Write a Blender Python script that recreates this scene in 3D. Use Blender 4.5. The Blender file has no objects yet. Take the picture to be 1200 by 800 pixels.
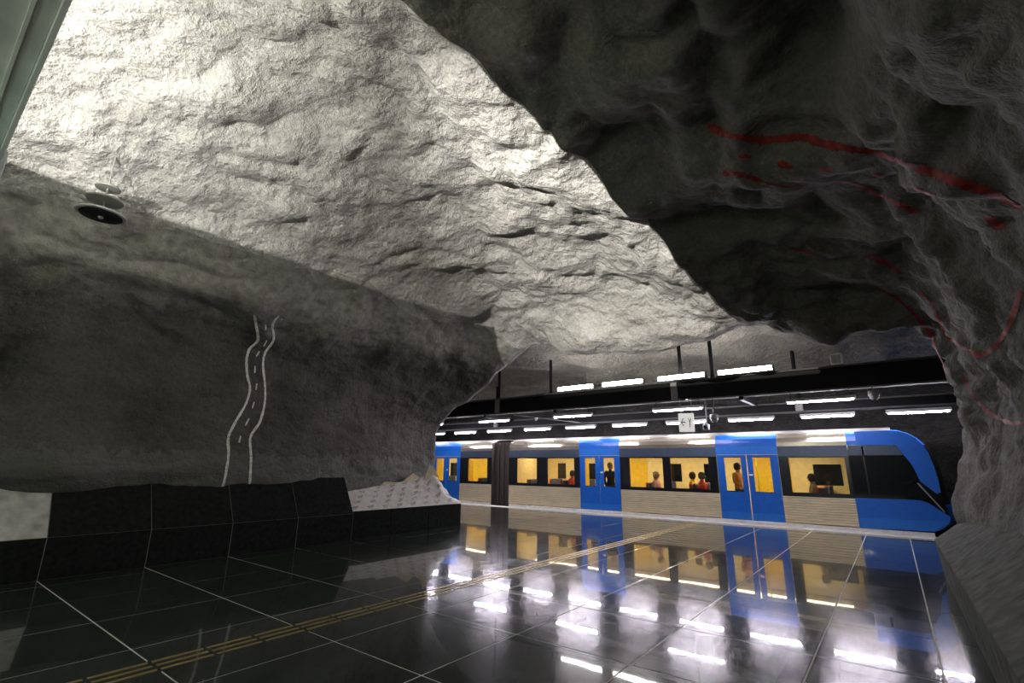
import bpy, bmesh, math, random
import numpy as np
from mathutils import Matrix, Vector
from mathutils.bvhtree import BVHTree

random.seed(4)
sc = bpy.context.scene
C = sc.collection

# ------------------------------------------------------------------ camera
# vanishing points of the floor joints in the 1200x800 frame give lens and orientation
def solve_camera():
    a = np.array([1047 - 600, -(552 - 400)], float)      # joints running towards the track (+Y)
    b = np.array([-153 - 600, -(539 - 400)], float)      # platform edge running left (-X)
    f = math.sqrt(-(a @ b))
    y = np.array([a[0], a[1], -f]); y /= np.linalg.norm(y)
    x = -np.array([b[0], b[1], -f]); x /= np.linalg.norm(x)
    return f, np.array([x, y, np.cross(x, y)])
FPX, ROT = solve_camera()
CAM = np.array([0.0, 0.0, 1.6])
cd = bpy.data.cameras.new('camera')
cd.sensor_width = 36; cd.lens = FPX * 36 / 1200; cd.clip_start = .05; cd.clip_end = 200
cam = bpy.data.objects.new('camera', cd); C.objects.link(cam)
cam.matrix_world = Matrix([[*ROT[0], CAM[0]], [*ROT[1], CAM[1]], [*ROT[2], CAM[2]], [0, 0, 0, 1]])
sc.camera = cam
def ray(px, py):
    d = ROT @ np.array([px - 600, -(py - 400), -FPX]); return Vector(d / np.linalg.norm(d))

# ------------------------------------------------------------------ world, exposure
w = bpy.data.worlds.new('world'); sc.world = w; w.use_nodes = True
w.node_tree.nodes['Background'].inputs[0].default_value = (0, 0, 0, 1)
w.node_tree.nodes['Background'].inputs[1].default_value = 0
sc.view_settings.view_transform = 'Standard'; sc.view_settings.look = 'None'
sc.view_settings.gamma = 1; sc.view_settings.use_curve_mapping = False
sc.view_settings.exposure = 0.0
FLOOD_W = 820; BEAM_W = 7600; GLOW_W = 820; UPLIGHT = 40; TUBE = 225; CABIN = 17; HALL_W = 42

def point_lamp(name, loc, power, radius, color, parent=None):
    l = bpy.data.lights.new(name, 'POINT'); l.energy = power; l.shadow_soft_size = radius; l.color = color
    o = bpy.data.objects.new(name, l); C.objects.link(o); o.location = loc
    if parent: o.parent = parent; o.location = Vector(loc) - parent.location
    return o

# ------------------------------------------------------------------ materials
def nodes_of(name):
    m = bpy.data.materials.new(name); m.use_nodes = True
    nt = m.node_tree; return m, nt, nt.nodes['Principled BSDF']
def N(nt, kind, **k):
    n = nt.nodes.new(kind)
    for a, v in k.items():
        if a.startswith('i_'):
            n.inputs[a[2:].replace('_', ' ')].default_value = v
        else: setattr(n, a, v)
    return n
def ramp(nt, src, stops):
    r = N(nt, 'ShaderNodeValToRGB'); e = r.color_ramp.elements
    e[0].position, e[0].color = stops[0][0], (*stops[0][1], 1)
    e[1].position, e[1].color = stops[-1][0], (*stops[-1][1], 1)
    for p, c in stops[1:-1]:
        x = e.new(p); x.color = (*c, 1)
    nt.links.new(src, r.inputs[0]); return r.outputs[0]
def plain(name, col, rough=.5, metal=0, var=.12, scale=9, bump=0, coat=0, spec=.5):
    m, nt, b = nodes_of(name)
    tc = N(nt, 'ShaderNodeTexCoord'); n = N(nt, 'ShaderNodeTexNoise', i_Scale=scale, i_Detail=5.0)
    nt.links.new(tc.outputs['Object'], n.inputs['Vector'])
    lo = tuple(max(0, c * (1 - var)) for c in col); hi = tuple(min(1, c * (1 + var)) for c in col)
    nt.links.new(ramp(nt, n.outputs[0], [(.3, lo), (.7, hi)]), b.inputs['Base Color'])
    b.inputs['Roughness'].default_value = rough; b.inputs['Metallic'].default_value = metal
    b.inputs['Coat Weight'].default_value = coat; b.inputs['Specular IOR Level'].default_value = spec
    if bump:
        bp = N(nt, 'ShaderNodeBump', i_Strength=bump, i_Distance=.01)
        nt.links.new(n.outputs[0], bp.inputs['Height']); nt.links.new(bp.outputs[0], b.inputs['Normal'])
    return m
def emit(name, col, strength, base=(.8, .8, .8)):
    m, nt, b = nodes_of(name)
    b.inputs['Base Color'].default_value = (*base, 1)
    b.inputs['Emission Color'].default_value = (*col, 1); b.inputs['Emission Strength'].default_value = strength
    return m
def glass(name, tint, through):
    # thin pane: part mirror, part see-through
    m, nt, b = nodes_of(name); nt.nodes.remove(b)
    t = N(nt, 'ShaderNodeBsdfTransparent'); t.inputs[0].default_value = (*through, 1)
    g = N(nt, 'ShaderNodeBsdfGlossy', i_Roughness=.03); g.inputs[0].default_value = (*tint, 1)
    lw = N(nt, 'ShaderNodeLayerWeight', i_Blend=.5); mx = N(nt, 'ShaderNodeMixShader')
    pw = N(nt, 'ShaderNodeMath', operation='POWER'); nt.links.new(lw.outputs['Facing'], pw.inputs[0]); pw.inputs[1].default_value = 4
    fr = N(nt, 'ShaderNodeMath', operation='MULTIPLY_ADD'); nt.links.new(pw.outputs[0], fr.inputs[0]); fr.inputs[1].default_value = .6; fr.inputs[2].default_value = .04
    nt.links.new(fr.outputs[0], mx.inputs[0]); nt.links.new(t.outputs[0], mx.inputs[1]); nt.links.new(g.outputs[0], mx.inputs[2])
    nt.links.new(mx.outputs[0], nt.nodes['Material Output'].inputs[0]); return m
def rock(name, lo, hi, patch=None, grain=1.0, upper=None):
    # sprayed concrete over blasted rock: granular relief, blotchy grey
    m, nt, b = nodes_of(name)
    tc = N(nt, 'ShaderNodeTexCoord'); L = nt.links.new
    big = N(nt, 'ShaderNodeTexNoise', i_Scale=.9, i_Detail=6.0, i_Roughness=.6)
    fine = N(nt, 'ShaderNodeTexNoise', i_Scale=19.0, i_Detail=5.0, i_Roughness=.7)
    vor = N(nt, 'ShaderNodeTexVoronoi', i_Scale=38.0)
    mid = N(nt, 'ShaderNodeTexNoise', i_Scale=7.0, i_Detail=5.0)
    for n in (big, fine, vor, mid): L(tc.outputs['Object'], n.inputs['Vector'])
    col = ramp(nt, big.outputs[0], [(.3, lo), (.7, hi)])
    mx = N(nt, 'ShaderNodeMix', data_type='RGBA', blend_type='MULTIPLY'); mx.inputs[0].default_value = .7
    L(col, mx.inputs[6]); L(ramp(nt, fine.outputs[0], [(.25, (.45, .45, .45)), (.6, (1, 1, 1))]), mx.inputs[7])
    out = mx.outputs[2]
    if upper:                                            # paler upper wall: bounced light put into the colour
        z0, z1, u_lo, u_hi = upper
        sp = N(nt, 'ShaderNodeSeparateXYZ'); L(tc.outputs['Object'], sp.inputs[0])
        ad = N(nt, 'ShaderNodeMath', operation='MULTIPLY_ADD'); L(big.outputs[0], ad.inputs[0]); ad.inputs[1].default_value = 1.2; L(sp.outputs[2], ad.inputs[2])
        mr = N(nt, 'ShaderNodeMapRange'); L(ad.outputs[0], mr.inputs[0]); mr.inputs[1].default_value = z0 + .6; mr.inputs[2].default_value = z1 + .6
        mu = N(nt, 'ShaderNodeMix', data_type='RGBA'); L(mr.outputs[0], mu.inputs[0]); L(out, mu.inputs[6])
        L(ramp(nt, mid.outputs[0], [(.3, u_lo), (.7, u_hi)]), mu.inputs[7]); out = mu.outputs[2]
    if patch:                                            # a paler ragged coat at the foot of the wall
        zc, c2 = patch
        sp = N(nt, 'ShaderNodeSeparateXYZ'); L(tc.outputs['Object'], sp.inputs[0])
        ad = N(nt, 'ShaderNodeMath', operation='MULTIPLY_ADD'); L(mid.outputs[0], ad.inputs[0])
        ad.inputs[1].default_value = .55; L(sp.outputs[2], ad.inputs[2])
        fac = ramp(nt, ad.outputs[0], [(0, (1, 1, 1)), (1, (0, 0, 0))])
        mr = N(nt, 'ShaderNodeMapRange'); L(ad.outputs[0], mr.inputs[0])
        mr.inputs[1].default_value = zc + .25; mr.inputs[2].default_value = zc + .31
        m2 = N(nt, 'ShaderNodeMix', data_type='RGBA'); L(mr.outputs[0], m2.inputs[0])
        m2.inputs[6].default_value = (*c2, 1); L(out, m2.inputs[7]); out = m2.outputs[2]
    L(out, b.inputs['Base Color'])
    b.inputs['Roughness'].default_value = .82; b.inputs['Specular IOR Level'].default_value = .25
    a1 = N(nt, 'ShaderNodeMath', operation='MULTIPLY_ADD'); L(vor.outputs[0], a1.inputs[0]); a1.inputs[1].default_value = .3; L(fine.outputs[0], a1.inputs[2])
    a2 = N(nt, 'ShaderNodeMath', operation='MULTIPLY_ADD'); L(mid.outputs[0], a2.inputs[0]); a2.inputs[1].default_value = 3.4; L(a1.outputs[0], a2.inputs[2])
    bp = N(nt, 'ShaderNodeBump', i_Strength=.8 * grain, i_Distance=.05)
    L(a2.outputs[0], bp.inputs['Height']); L(bp.outputs[0], b.inputs['Normal'])
    return m
def granite(name):
    m, nt, b = nodes_of(name); L = nt.links.new
    ge = N(nt, 'ShaderNodeNewGeometry')
    n1 = N(nt, 'ShaderNodeTexNoise', i_Scale=3.0, i_Detail=6.0, i_Roughness=.6); n2 = N(nt, 'ShaderNodeTexNoise', i_Scale=140.0, i_Detail=2.0)
    n3 = N(nt, 'ShaderNodeTexNoise', i_Scale=1.6, i_Detail=3.0)
    for n in (n1, n2, n3): L(ge.outputs['Position'], n.inputs['Vector'])
    c = ramp(nt, n1.outputs[0], [(.3, (.020, .025, .022)), (.75, (.045, .056, .049))])
    mx = N(nt, 'ShaderNodeMix', data_type='RGBA', blend_type='MULTIPLY'); mx.inputs[0].default_value = .6
    L(c, mx.inputs[6]); L(ramp(nt, n2.outputs[0], [(.35, (.5, .5, .5)), (.65, (1.2, 1.2, 1.2))]), mx.inputs[7])
    L(mx.outputs[2], b.inputs['Base Color'])
    mr = N(nt, 'ShaderNodeMapRange'); L(n1.outputs[0], mr.inputs[0]); mr.inputs[1].default_value = .3; mr.inputs[2].default_value = .7
    mr.inputs[3].default_value = .13; mr.inputs[4].default_value = .20
    L(mr.outputs[0], b.inputs['Roughness']); b.inputs['IOR'].default_value = 1.30; b.inputs['Specular IOR Level'].default_value = .15
    b.inputs['Coat Weight'].default_value = .75; b.inputs['Coat Roughness'].default_value = .022; b.inputs['Coat IOR'].default_value = 1.42
    bp = N(nt, 'ShaderNodeBump', i_Strength=.025, i_Distance=.02); L(n3.outputs[0], bp.inputs['Height']); L(bp.outputs[0], b.inputs['Normal']); L(bp.outputs[0], b.inputs['Coat Normal'])
    return m

M = dict(
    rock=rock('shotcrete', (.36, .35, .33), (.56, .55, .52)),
    rock_wall=rock('shotcrete_wall', (.062, .060, .053), (.125, .122, .110), patch=(1.78, (.125, .125, .115)), upper=(4.15, 4.75, (.20, .195, .18), (.34, .33, .305)), grain=.6),  # dark base and pale upper zone stand in for shade and bounced light
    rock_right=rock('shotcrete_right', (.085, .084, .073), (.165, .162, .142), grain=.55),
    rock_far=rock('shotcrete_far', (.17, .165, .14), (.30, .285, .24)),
    black_rock=rock('black_shotcrete', (.02, .02, .02), (.05, .05, .045)),  # near-black colour stands in for the unlit track tunnel
    tile=granite('black_granite'),
    grout=plain('grout', (.60, .60, .56), .8, scale=20),
    plinth=plain('plinth_granite', (.012, .014, .013), .8, scale=14, var=.4, bump=.05, spec=.06),
    plinth_lit=plain('plinth_granite_lit', (.40, .41, .38), .45, scale=5, var=.35, bump=.15), foot=plain('foot_concrete', (.085, .092, .078), .85, scale=7, var=.5, bump=.3, spec=.08),
    joint=plain('dim_joint', (.16, .16, .15), .8, spec=.1),
    brass=plain('tactile_brass', (.42, .33, .13), .35, metal=.6),
    edge=plain('edge_stone', (.92, .91, .87), .55, scale=6),
    steel_black=plain('black_steel', (.008, .008, .009), .6, spec=.15),
    steel_grey=plain('grey_steel', (.22, .22, .21), .45), flange=plain('flange_steel', (.10, .10, .096), .7, spec=.15),
    lamp_grey=plain('lamp_grey', (.42, .42, .42), .45),
    trough=plain('trough_paint', (.68, .73, .68), .5, scale=3),
    uplight=emit('uplight_tube', (1.0, .95, .96), UPLIGHT),
    tube=emit('platform_tube', (.96, .88, 1.0), TUBE),
    cabin=emit('cabin_light', (1.0, .86, .58), CABIN),
    blue=plain('train_blue', (.010, .125, .56), .32, var=.06, coat=.3),
    blue_light=plain('train_blue_light', (.02, .17, .62), .32, var=.06, coat=.3),
    steel=plain('stainless', (.84, .74, .54), .34, metal=.30, var=.06, scale=3), cant=plain('stainless_bright', (.70, .64, .52), .16, metal=.8, var=.05, scale=3),
    band=plain('window_band', (.010, .012, .016), .18, var=.2, coat=.2),
    band_blue=plain('blue_grey_band', (.050, .070, .105), .3, var=.1),
    gangway=plain('gangway_rubber', (.045, .035, .030), .7),
    glass=glass('train_glass', (1, 1, 1), (.80, .80, .78)),
    dark_glass=plain('cab_glass', (.006, .008, .010), .06, var=.3),
    cream=plain('cabin_wall', (.74, .58, .26), .5),
    yellow=plain('cabin_yellow', (.72, .45, .02), .45),
    cabfloor=plain('cabin_floor', (.10, .09, .08), .6),
    seat=plain('seat_cloth', (.05, .06, .11), .8),
    seat_red=plain('seat_red', (.40, .06, .03), .8),
    chrome=plain('handrail', (.75, .60, .12), .3, metal=.4),
    white=plain('white_enamel', (.88, .88, .86), .4),
    ink=plain('black_print', (.01, .01, .01), .6),
    red_ink=plain('red_print', (.34, .10, .10), .7),
    grey_ink=plain('grey_print', (.14, .13, .13), .7),
    paper=plain('printed_film', (.62, .61, .58), .6, bump=.2),
    card=plain('brown_film', (.50, .43, .28), .7),
    chalk=plain('white_paint', (.66, .66, .62), .85, var=.35, scale=30),
    redpaint=plain('red_paint', (.19, .014, .008), .7, var=.5, scale=16),
    skin=plain('skin', (.55, .30, .19), .6), hair=plain('hair', (.05, .03, .02), .7), hair_fair=plain('hair_fair', (.42, .28, .13), .7),
    coat_black=plain('coat_black', (.012, .012, .014), .8), coat_orange=plain('coat_orange', (.62, .24, .04), .8),
    coat_red=plain('coat_red', (.60, .05, .03), .8), coat_yellow=plain('coat_yellow', (.72, .50, .02), .8),
    coat_pink=plain('coat_pink', (.55, .28, .24), .8), coat_tan=plain('coat_tan', (.42, .27, .14), .8), jeans=plain('trousers', (.03, .035, .05), .8),
    track=plain('ballast', (.05, .047, .043), .9, scale=30, var=.5, bump=.6),
    rail=plain('rail_steel', (.25, .2, .17), .4, metal=.8),
)

# ------------------------------------------------------------------ builders
class MB:
    def __init__(s): s.v = []; s.f = []
    def add(s, vs, fs):
        o = len(s.v); s.v += [tuple(map(float, p)) for p in vs]; s.f += [tuple(i + o for i in q) for q in fs]; return s
    def box(s, a, b):
        x0, y0, z0 = a; x1, y1, z1 = b
        return s.add([(x0,y0,z0),(x1,y0,z0),(x1,y1,z0),(x0,y1,z0),(x0,y0,z1),(x1,y0,z1),(x1,y1,z1),(x0,y1,z1)],
                     [(0,3,2,1),(4,5,6,7),(0,1,5,4),(1,2,6,5),(2,3,7,6),(3,0,4,7)])
    def tube(s, p, q, r, n=10, r2=None):
        p, q = Vector(p), Vector(q); d = (q - p).normalized(); u = d.orthogonal().normalized(); t = d.cross(u)
        r2 = r if r2 is None else r2; vs = []
        for c, rr in ((p, r), (q, r2)):
            for i in range(n):
                a = 2 * math.pi * i / n; vs.append(c + (u * math.cos(a) + t * math.sin(a)) * rr)
        return s.add(vs, [(i, (i+1) % n, n + (i+1) % n, n + i) for i in range(n)] + [tuple(range(n))[::-1], tuple(range(n, 2*n))])
    def lathe(s, c, prof, n=28):
        vs, fs = [], []
        for r, z in prof:
            for i in range(n):
                a = 2 * math.pi * i / n; vs.append((c[0] + r * math.cos(a), c[1] + r * math.sin(a), c[2] + z))
        for k in range(len(prof) - 1):
            for i in range(n):
                j = (i + 1) % n; fs.append((k*n+i, k*n+j, (k+1)*n+j, (k+1)*n+i))
        fs += [tuple(range(n))[::-1], tuple(range((len(prof)-1)*n, len(prof)*n))]
        return s.add(vs, fs)
    def prism(s, poly, axis, a, b):
        # polygon in the plane normal to axis, extruded from a to b
        def P(p, h):
            return {'x': (h, p[0], p[1]), 'y': (p[0], h, p[1]), 'z': (p[0], p[1], h)}[axis]
        n = len(poly)
        return s.add([P(p, a) for p in poly] + [P(p, b) for p in poly],
                     [(i, (i+1) % n, n + (i+1) % n, n + i) for i in range(n)] + [tuple(range(n))[::-1], tuple(range(n, 2*n))])
    def build(s, name, mat, parent=None, off=None, smooth=False, bevel=0, seg=1):
        me = bpy.data.meshes.new(name)
        off = Vector(off) if off is not None else Vector((0, 0, 0))
        me.from_pydata([tuple(Vector(p) - off) for p in s.v], [], s.f)
        bm = bmesh.new(); bm.from_mesh(me)
        if bevel:
            bmesh.ops.bevel(bm, geom=[e for e in bm.edges if len(e.link_faces) == 2 and e.calc_face_angle() > .6], offset=bevel, segments=seg, affect='EDGES', profile=.5)
        bmesh.ops.recalc_face_normals(bm, faces=bm.faces); bm.to_mesh(me); bm.free()
        me.materials.append(M[mat] if isinstance(mat, str) else mat)
        if smooth: me.polygons.foreach_set('use_smooth', [True] * len(me.polygons))
        o = bpy.data.objects.new(name, me); C.objects.link(o)
        if parent: o.parent = parent
        return o
def tag(o, label=None, cat=None, group=None, kind=None):
    for k, v in (('label', label), ('category', cat), ('group', group), ('kind', kind)):
        if v: o[k] = v
    return o
def thing(name, label, cat, loc=(0, 0, 0), group=None):
    o = bpy.data.objects.new(name, None); C.objects.link(o); o.location = loc; o.empty_display_size = .2
    return tag(o, label, cat, group)
def copy_tree(o, parent=None):
    c = o.copy(); C.objects.link(c); c.parent = parent
    for ch in [x for x in C.objects if x.parent == o]: copy_tree(ch, c)
    return c

# ------------------------------------------------------------------ rock: noise and profile
rng = np.random.default_rng(11)
_perm = np.concatenate([rng.permutation(256)] * 3); _grad = rng.normal(size=(256, 3)); _grad /= np.linalg.norm(_grad, axis=1)[:, None]
def perlin(P):
    i = np.floor(P).astype(int); f = P - i; u = f * f * f * (f * (f * 6 - 15) + 10); i &= 255; r = 0
    for dx in (0, 1):
        for dy in (0, 1):
            for dz in (0, 1):
                h = _perm[_perm[_perm[(i[:, 0] + dx) & 255] + ((i[:, 1] + dy) & 255)] + ((i[:, 2] + dz) & 255)]
                g = (_grad[h] * (f - np.array([dx, dy, dz]))).sum(1)
                wt = (u[:, 0] if dx else 1 - u[:, 0]) * (u[:, 1] if dy else 1 - u[:, 1]) * (u[:, 2] if dz else 1 - u[:, 2])
                r = r + g * wt
    return r
def relief(P, amp=1.0):
    # lumps, cracked ledges and small knobs; the ledges run with the rock's bedding
    q = P + .35 * np.stack([perlin(P * .8 + 7), perlin(P * .8 + 19), perlin(P * .8 + 31)], 1)
    h = .34 * perlin(q * .55 + 3) + .16 * perlin(q * 1.15 + 11)
    bed = q * np.array([1.0, 1.0, 2.4]) @ np.array([[.94, .34, 0], [-.34, .94, 0], [0, 0, 1]])
    h += .26 * (.22 - np.abs(perlin(bed * .95 + 23))) * (1 + perlin(q * .5 + 5))
    h += .085 * perlin(q * 2.9 + 41) + .055 * (.15 - np.abs(perlin(bed * 2.4 + 51)))
    h += .020 * perlin(P * 6.3 + 61) + .008 * perlin(P * 14 + 71)
    return amp * h
def catmull(t, pts):
    # pts (n,k); t in [0,n-1]
    n = len(pts); i = np.clip(np.floor(t).astype(int), 0, n - 2); f = (t - i)[:, None]
    g = lambda j: pts[np.clip(j, 0, n - 1)]
    p0, p1, p2, p3 = g(i - 1), g(i), g(i + 1), g(i + 2)
    return .5 * ((2*p1) + (p2 - p0)*f + (2*p0 - 5*p1 + 4*p2 - p3)*f*f + (3*p1 - p0 - 3*p2 + p3)*f**3)

YS = np.array([-9, -2, 0, 2, 4, 6, 7.2, 8.3, 9.6, 10.6])
def row(xs, zs): return np.stack([np.array(xs, float), np.array(zs, float)], 1)
def const(x, n=10): return [x] * n
CTRL = np.stack([                                                    # (control, station, xz)
    row([-10.6]*6 + [-10.9, -11.2, -11.5, -11.7], const(-.1)),
    row([-10.5]*6 + [-10.8, -11.1, -11.4, -11.6], const(.75)),
    row([-10.1]*6 + [-10.5, -10.8, -11.1, -11.3], [1.25, 1.25, 1.28, 1.22, 1.12, 1.0, .95, .95, .95, .95]),
    row([-9.9, -9.9, -9.9, -9.95, -10.0, -10.1, -10.35, -10.7, -11.05, -11.35], const(1.75)),
    row([-10.2, -10.2, -10.2, -10.25, -10.25, -10.3, -10.4, -10.65, -10.95, -11.25], const(2.8)),
    row([-10.1, -10.1, -10.1, -10.1, -10.1, -10.1, -10.05, -10.0, -9.85, -9.75], [3.9]*6 + [3.9, 3.85, 3.75, 3.65]),
    row([-9.5, -9.5, -9.5, -9.5, -9.5, -9.45, -9.4, -9.2, -8.9, -8.75], [4.65]*6 + [4.6, 4.5, 4.4, 4.2]),
    row([-8.8, -8.8, -8.8, -8.8, -8.7, -8.7, -8.7, -8.6, -8.4, -7.6], [5.2, 5.25, 5.25, 5.5, 5.5, 5.8, 5.3, 5.4, 5.5, 4.75]),
    row([-7.4]*8 + [-7.1, -6.4], [6.2, 6.2, 6.3, 6.4, 6.3, 6.2, 6.0, 5.85, 5.6, 4.45]),
    row([-5.4]*8 + [-5.3, -4.6], [6.8, 6.9, 7.0, 6.95, 6.75, 6.4, 6.15, 5.9, 5.45, 4.38]),
    row([-4.4]*4 + [-4.2, -4.0, -3.8, -3.6, -3.4, -3.1], [6.6, 6.7, 6.75, 6.65, 6.4, 6.0, 5.8, 5.55, 5.15, 4.38]),
    row([-3.9, -3.9, -3.8, -3.5, -3.16, -2.82, -2.6, -2.42, -2.2, -2.0], [6.2, 6.3, 6.4, 6.34, 6.07, 5.63, 5.37, 5.08, 4.8, 4.42]),
    row([-1.7]*4 + [-1.6, -1.5, -1.4, -1.3, -1.2, -1.0], [5.5, 5.5, 5.55, 5.6, 5.55, 5.3, 5.15, 4.95, 4.7, 4.25]),
    row([-.2, -.2, -.2, -.2, -.15, 0, 0, .05, .1, .2], [4.9, 4.9, 4.9, 4.95, 4.9, 4.8, 4.7, 4.6, 4.45, 4.25]),
    row([.75, .75, .75, .75, .75, .75, .75, .75, .75, .76], [4.0]*8 + [3.9, 3.85]),
    row([1.15]*7 + [1.1, 1.0, .88], [3.0]*10),
    row([1.2]*7 + [1.1, 1.02, .86], [2.0]*10),
    row([.95, .95, .95, .95, .95, .92, .9, .86, .82, .74], [1.15, 1.15, 1.15, 1.15, 1.1, 1.0, .9, .82, .78, .72]),
    row([1.35]*10, const(.8)), row([1.4]*10, const(-.1)),
])
NC = len(CTRL)
def shell_point(s, t):
    # s in [0, NC-1] along the profile, t is Y up to the portal lip, beyond it the portal face flares out
    y = np.minimum(t, 10.6)
    ti = np.interp(y, YS, np.arange(len(YS)))
    n, m = len(s), len(t)
    rows = np.stack([catmull(ti, CTRL[k]) for k in range(NC)])       # (NC, m, 2)
    flat = rows.reshape(NC, m * 2)
    xz = catmull(s, flat).reshape(n, m, 2)
    e = np.clip(t - 10.6, 0, None)                                   # arc length past the lip
    R = .45; th = np.clip(e / R, 0, math.pi / 2)
    yy = y + R * np.sin(th)
    outw = R * (1 - np.cos(th)) + np.clip(e - R * math.pi / 2, 0, None)
    c = np.array([-5.0, 1.8]); d = xz - c; d[..., 0] *= .55
    d /= np.linalg.norm(d, axis=-1, keepdims=True) + 1e-9
    low = np.clip((xz[..., 1] - 1.3) / 1.0, 0, 1)                    # near the ground flare only sideways
    d[..., 1] *= low
    xz = xz + d * outw[None, :, None]
    P = np.concatenate([xz[..., :1], np.broadcast_to(yy[None, :, None], (n, m, 1)), xz[..., 1:]], -1)
    return P
S_ALL = np.concatenate([np.linspace(0, 2, 14)[:-1], np.linspace(2, 17, 560), np.linspace(17, NC - 1, 14)[1:]])
T_ALL = np.concatenate([np.linspace(-9, 0, 60)[:-1], np.linspace(0, 10.6, 300), np.linspace(10.6, 11.4, 30)[1:], np.linspace(11.4, 24, 60)[1:]])
def grid_normals(P):
    du = np.gradient(P, axis=0); dv = np.gradient(P, axis=1); n = np.cross(du, dv)
    return n / (np.linalg.norm(n, axis=-1, keepdims=True) + 1e-9)
SHELL = shell_point(S_ALL, T_ALL)
nrm = grid_normals(SHELL)
h = relief(SHELL.reshape(-1, 3)).reshape(SHELL.shape[:2])
def shell_pixel():
    c = (SHELL - CAM) @ ROT; return 600 + FPX * c[..., 0] / -c[..., 2], 400 - FPX * c[..., 1] / -c[..., 2], -c[..., 2] > .5
px_, py_, front_ = shell_pixel()
DENT = np.zeros(h.shape)                                              # blasted hollows and bulges of the right flank and the vault
for x_, y_, sx, sy, dp in ((930, 55, .30, .75, .42), (735, 185, .35, .35, .38), (560, 25, .25, .3, .2), (650, 110, .3, .3, .25), (850, 262, .8, .35, .30), (1000, 352, .5, .3, .35),
                           (1105, 140, .5, .5, .25), (800, 90, .5, .6, -.18), (940, 185, .9, .3, -.16), (700, 300, .5, .5, .12), (480, 60, .3, .3, .10), (1165, 600, .35, .3, -.14), (420, 335, .5, .4, -.22), (6, 432, .3, .16, .45), (70, 545, .4, .5, -.12), (540, 355, .5, .5, -.15)):
    d_ = np.where(front_, (px_ - x_) ** 2 + (py_ - y_) ** 2, 1e9); c_ = SHELL[np.unravel_index(np.argmin(d_), d_.shape)]
    q_ = SHELL - c_; DENT += dp * np.exp(-(q_[..., 1] ** 2) / (2 * sy ** 2) - (q_[..., 0] ** 2 + q_[..., 2] ** 2) / (2 * sx ** 2))
keep = np.clip((SHELL[..., 2] - .5) / .9, .15, 1)
calm = np.interp(S_ALL, [0, 4.5, 5.6, 6.8, 11, 12.5, 15, 16.5], [.45, .45, .9, 1.0, 1.0, 1.7, 1.2, .6])[:, None]                         # the left wall is smoother
SHELL = SHELL + nrm * (h * keep * calm + DENT)[..., None]
def grid_object(name, P, mat, label=None, kind='structure'):
    n, m = P.shape[:2]; idx = np.arange(n * m).reshape(n, m)
    q = np.stack([idx[:-1, :-1], idx[:-1, 1:], idx[1:, 1:], idx[1:, :-1]], -1).reshape(-1, 4)
    me = bpy.data.meshes.new(name); me.vertices.add(n * m); me.vertices.foreach_set('co', P.reshape(-1).astype(np.float32))
    me.loops.add(q.size); me.loops.foreach_set('vertex_index', q.reshape(-1).astype(np.int32))
    me.polygons.add(len(q)); me.polygons.foreach_set('loop_start', np.arange(0, q.size, 4, dtype=np.int32))
    me.update(calc_edges=True); me.polygons.foreach_set('use_smooth', [True] * len(q))
    me.materials.append(M[mat]); o = bpy.data.objects.new(name, me); C.objects.link(o)
    tag(o, label, kind=kind); return o
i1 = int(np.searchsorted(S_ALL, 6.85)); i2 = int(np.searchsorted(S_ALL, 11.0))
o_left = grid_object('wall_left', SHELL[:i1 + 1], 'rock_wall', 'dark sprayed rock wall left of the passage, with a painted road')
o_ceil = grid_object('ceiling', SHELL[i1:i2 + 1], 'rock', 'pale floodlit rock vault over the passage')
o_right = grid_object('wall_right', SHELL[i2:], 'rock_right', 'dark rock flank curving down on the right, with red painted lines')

# vault over the platform and the track
vy = np.array([[10.95, 6.3], [12.5, 6.15], [14.5, 5.75], [16.5, 5.4], [18.5, 4.9], [20, 4.1], [20.7, 2.8], [20.9, 1], [20.9, -1.3]])
sv = np.linspace(0, len(vy) - 1, 150); pv = catmull(sv, vy)
xv = np.linspace(-32, 16, 240)
V = np.zeros((150, 240, 3)); V[..., 0] = xv[None]; V[..., 1] = pv[:, :1]; V[..., 2] = pv[:, 1:]
V = V + grid_normals(V) * (relief(V.reshape(-1, 3)).reshape(150, 240) * .9 * np.clip(sv / .8, .1, 1)[:, None])[..., None]
k = int(np.searchsorted(sv, 4.2))
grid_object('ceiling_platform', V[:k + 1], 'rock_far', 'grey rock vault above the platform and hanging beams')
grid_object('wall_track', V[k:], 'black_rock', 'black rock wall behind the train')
mb = MB().box((-32.4, 10.9, -1.4), (-32, 21.4, 7)); tag(mb.build('wall_tunnel_left', 'black_rock'), kind='structure')
mb = MB().box((16, 10.9, -1.4), (16.4, 21.4, 7)); tag(mb.build('wall_tunnel_right', 'black_rock'), kind='structure')
mb = MB().box((-14, -9.5, -.3), (4, -9, 8)); tag(mb.build('wall_back', 'rock_right'), kind='structure')

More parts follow.
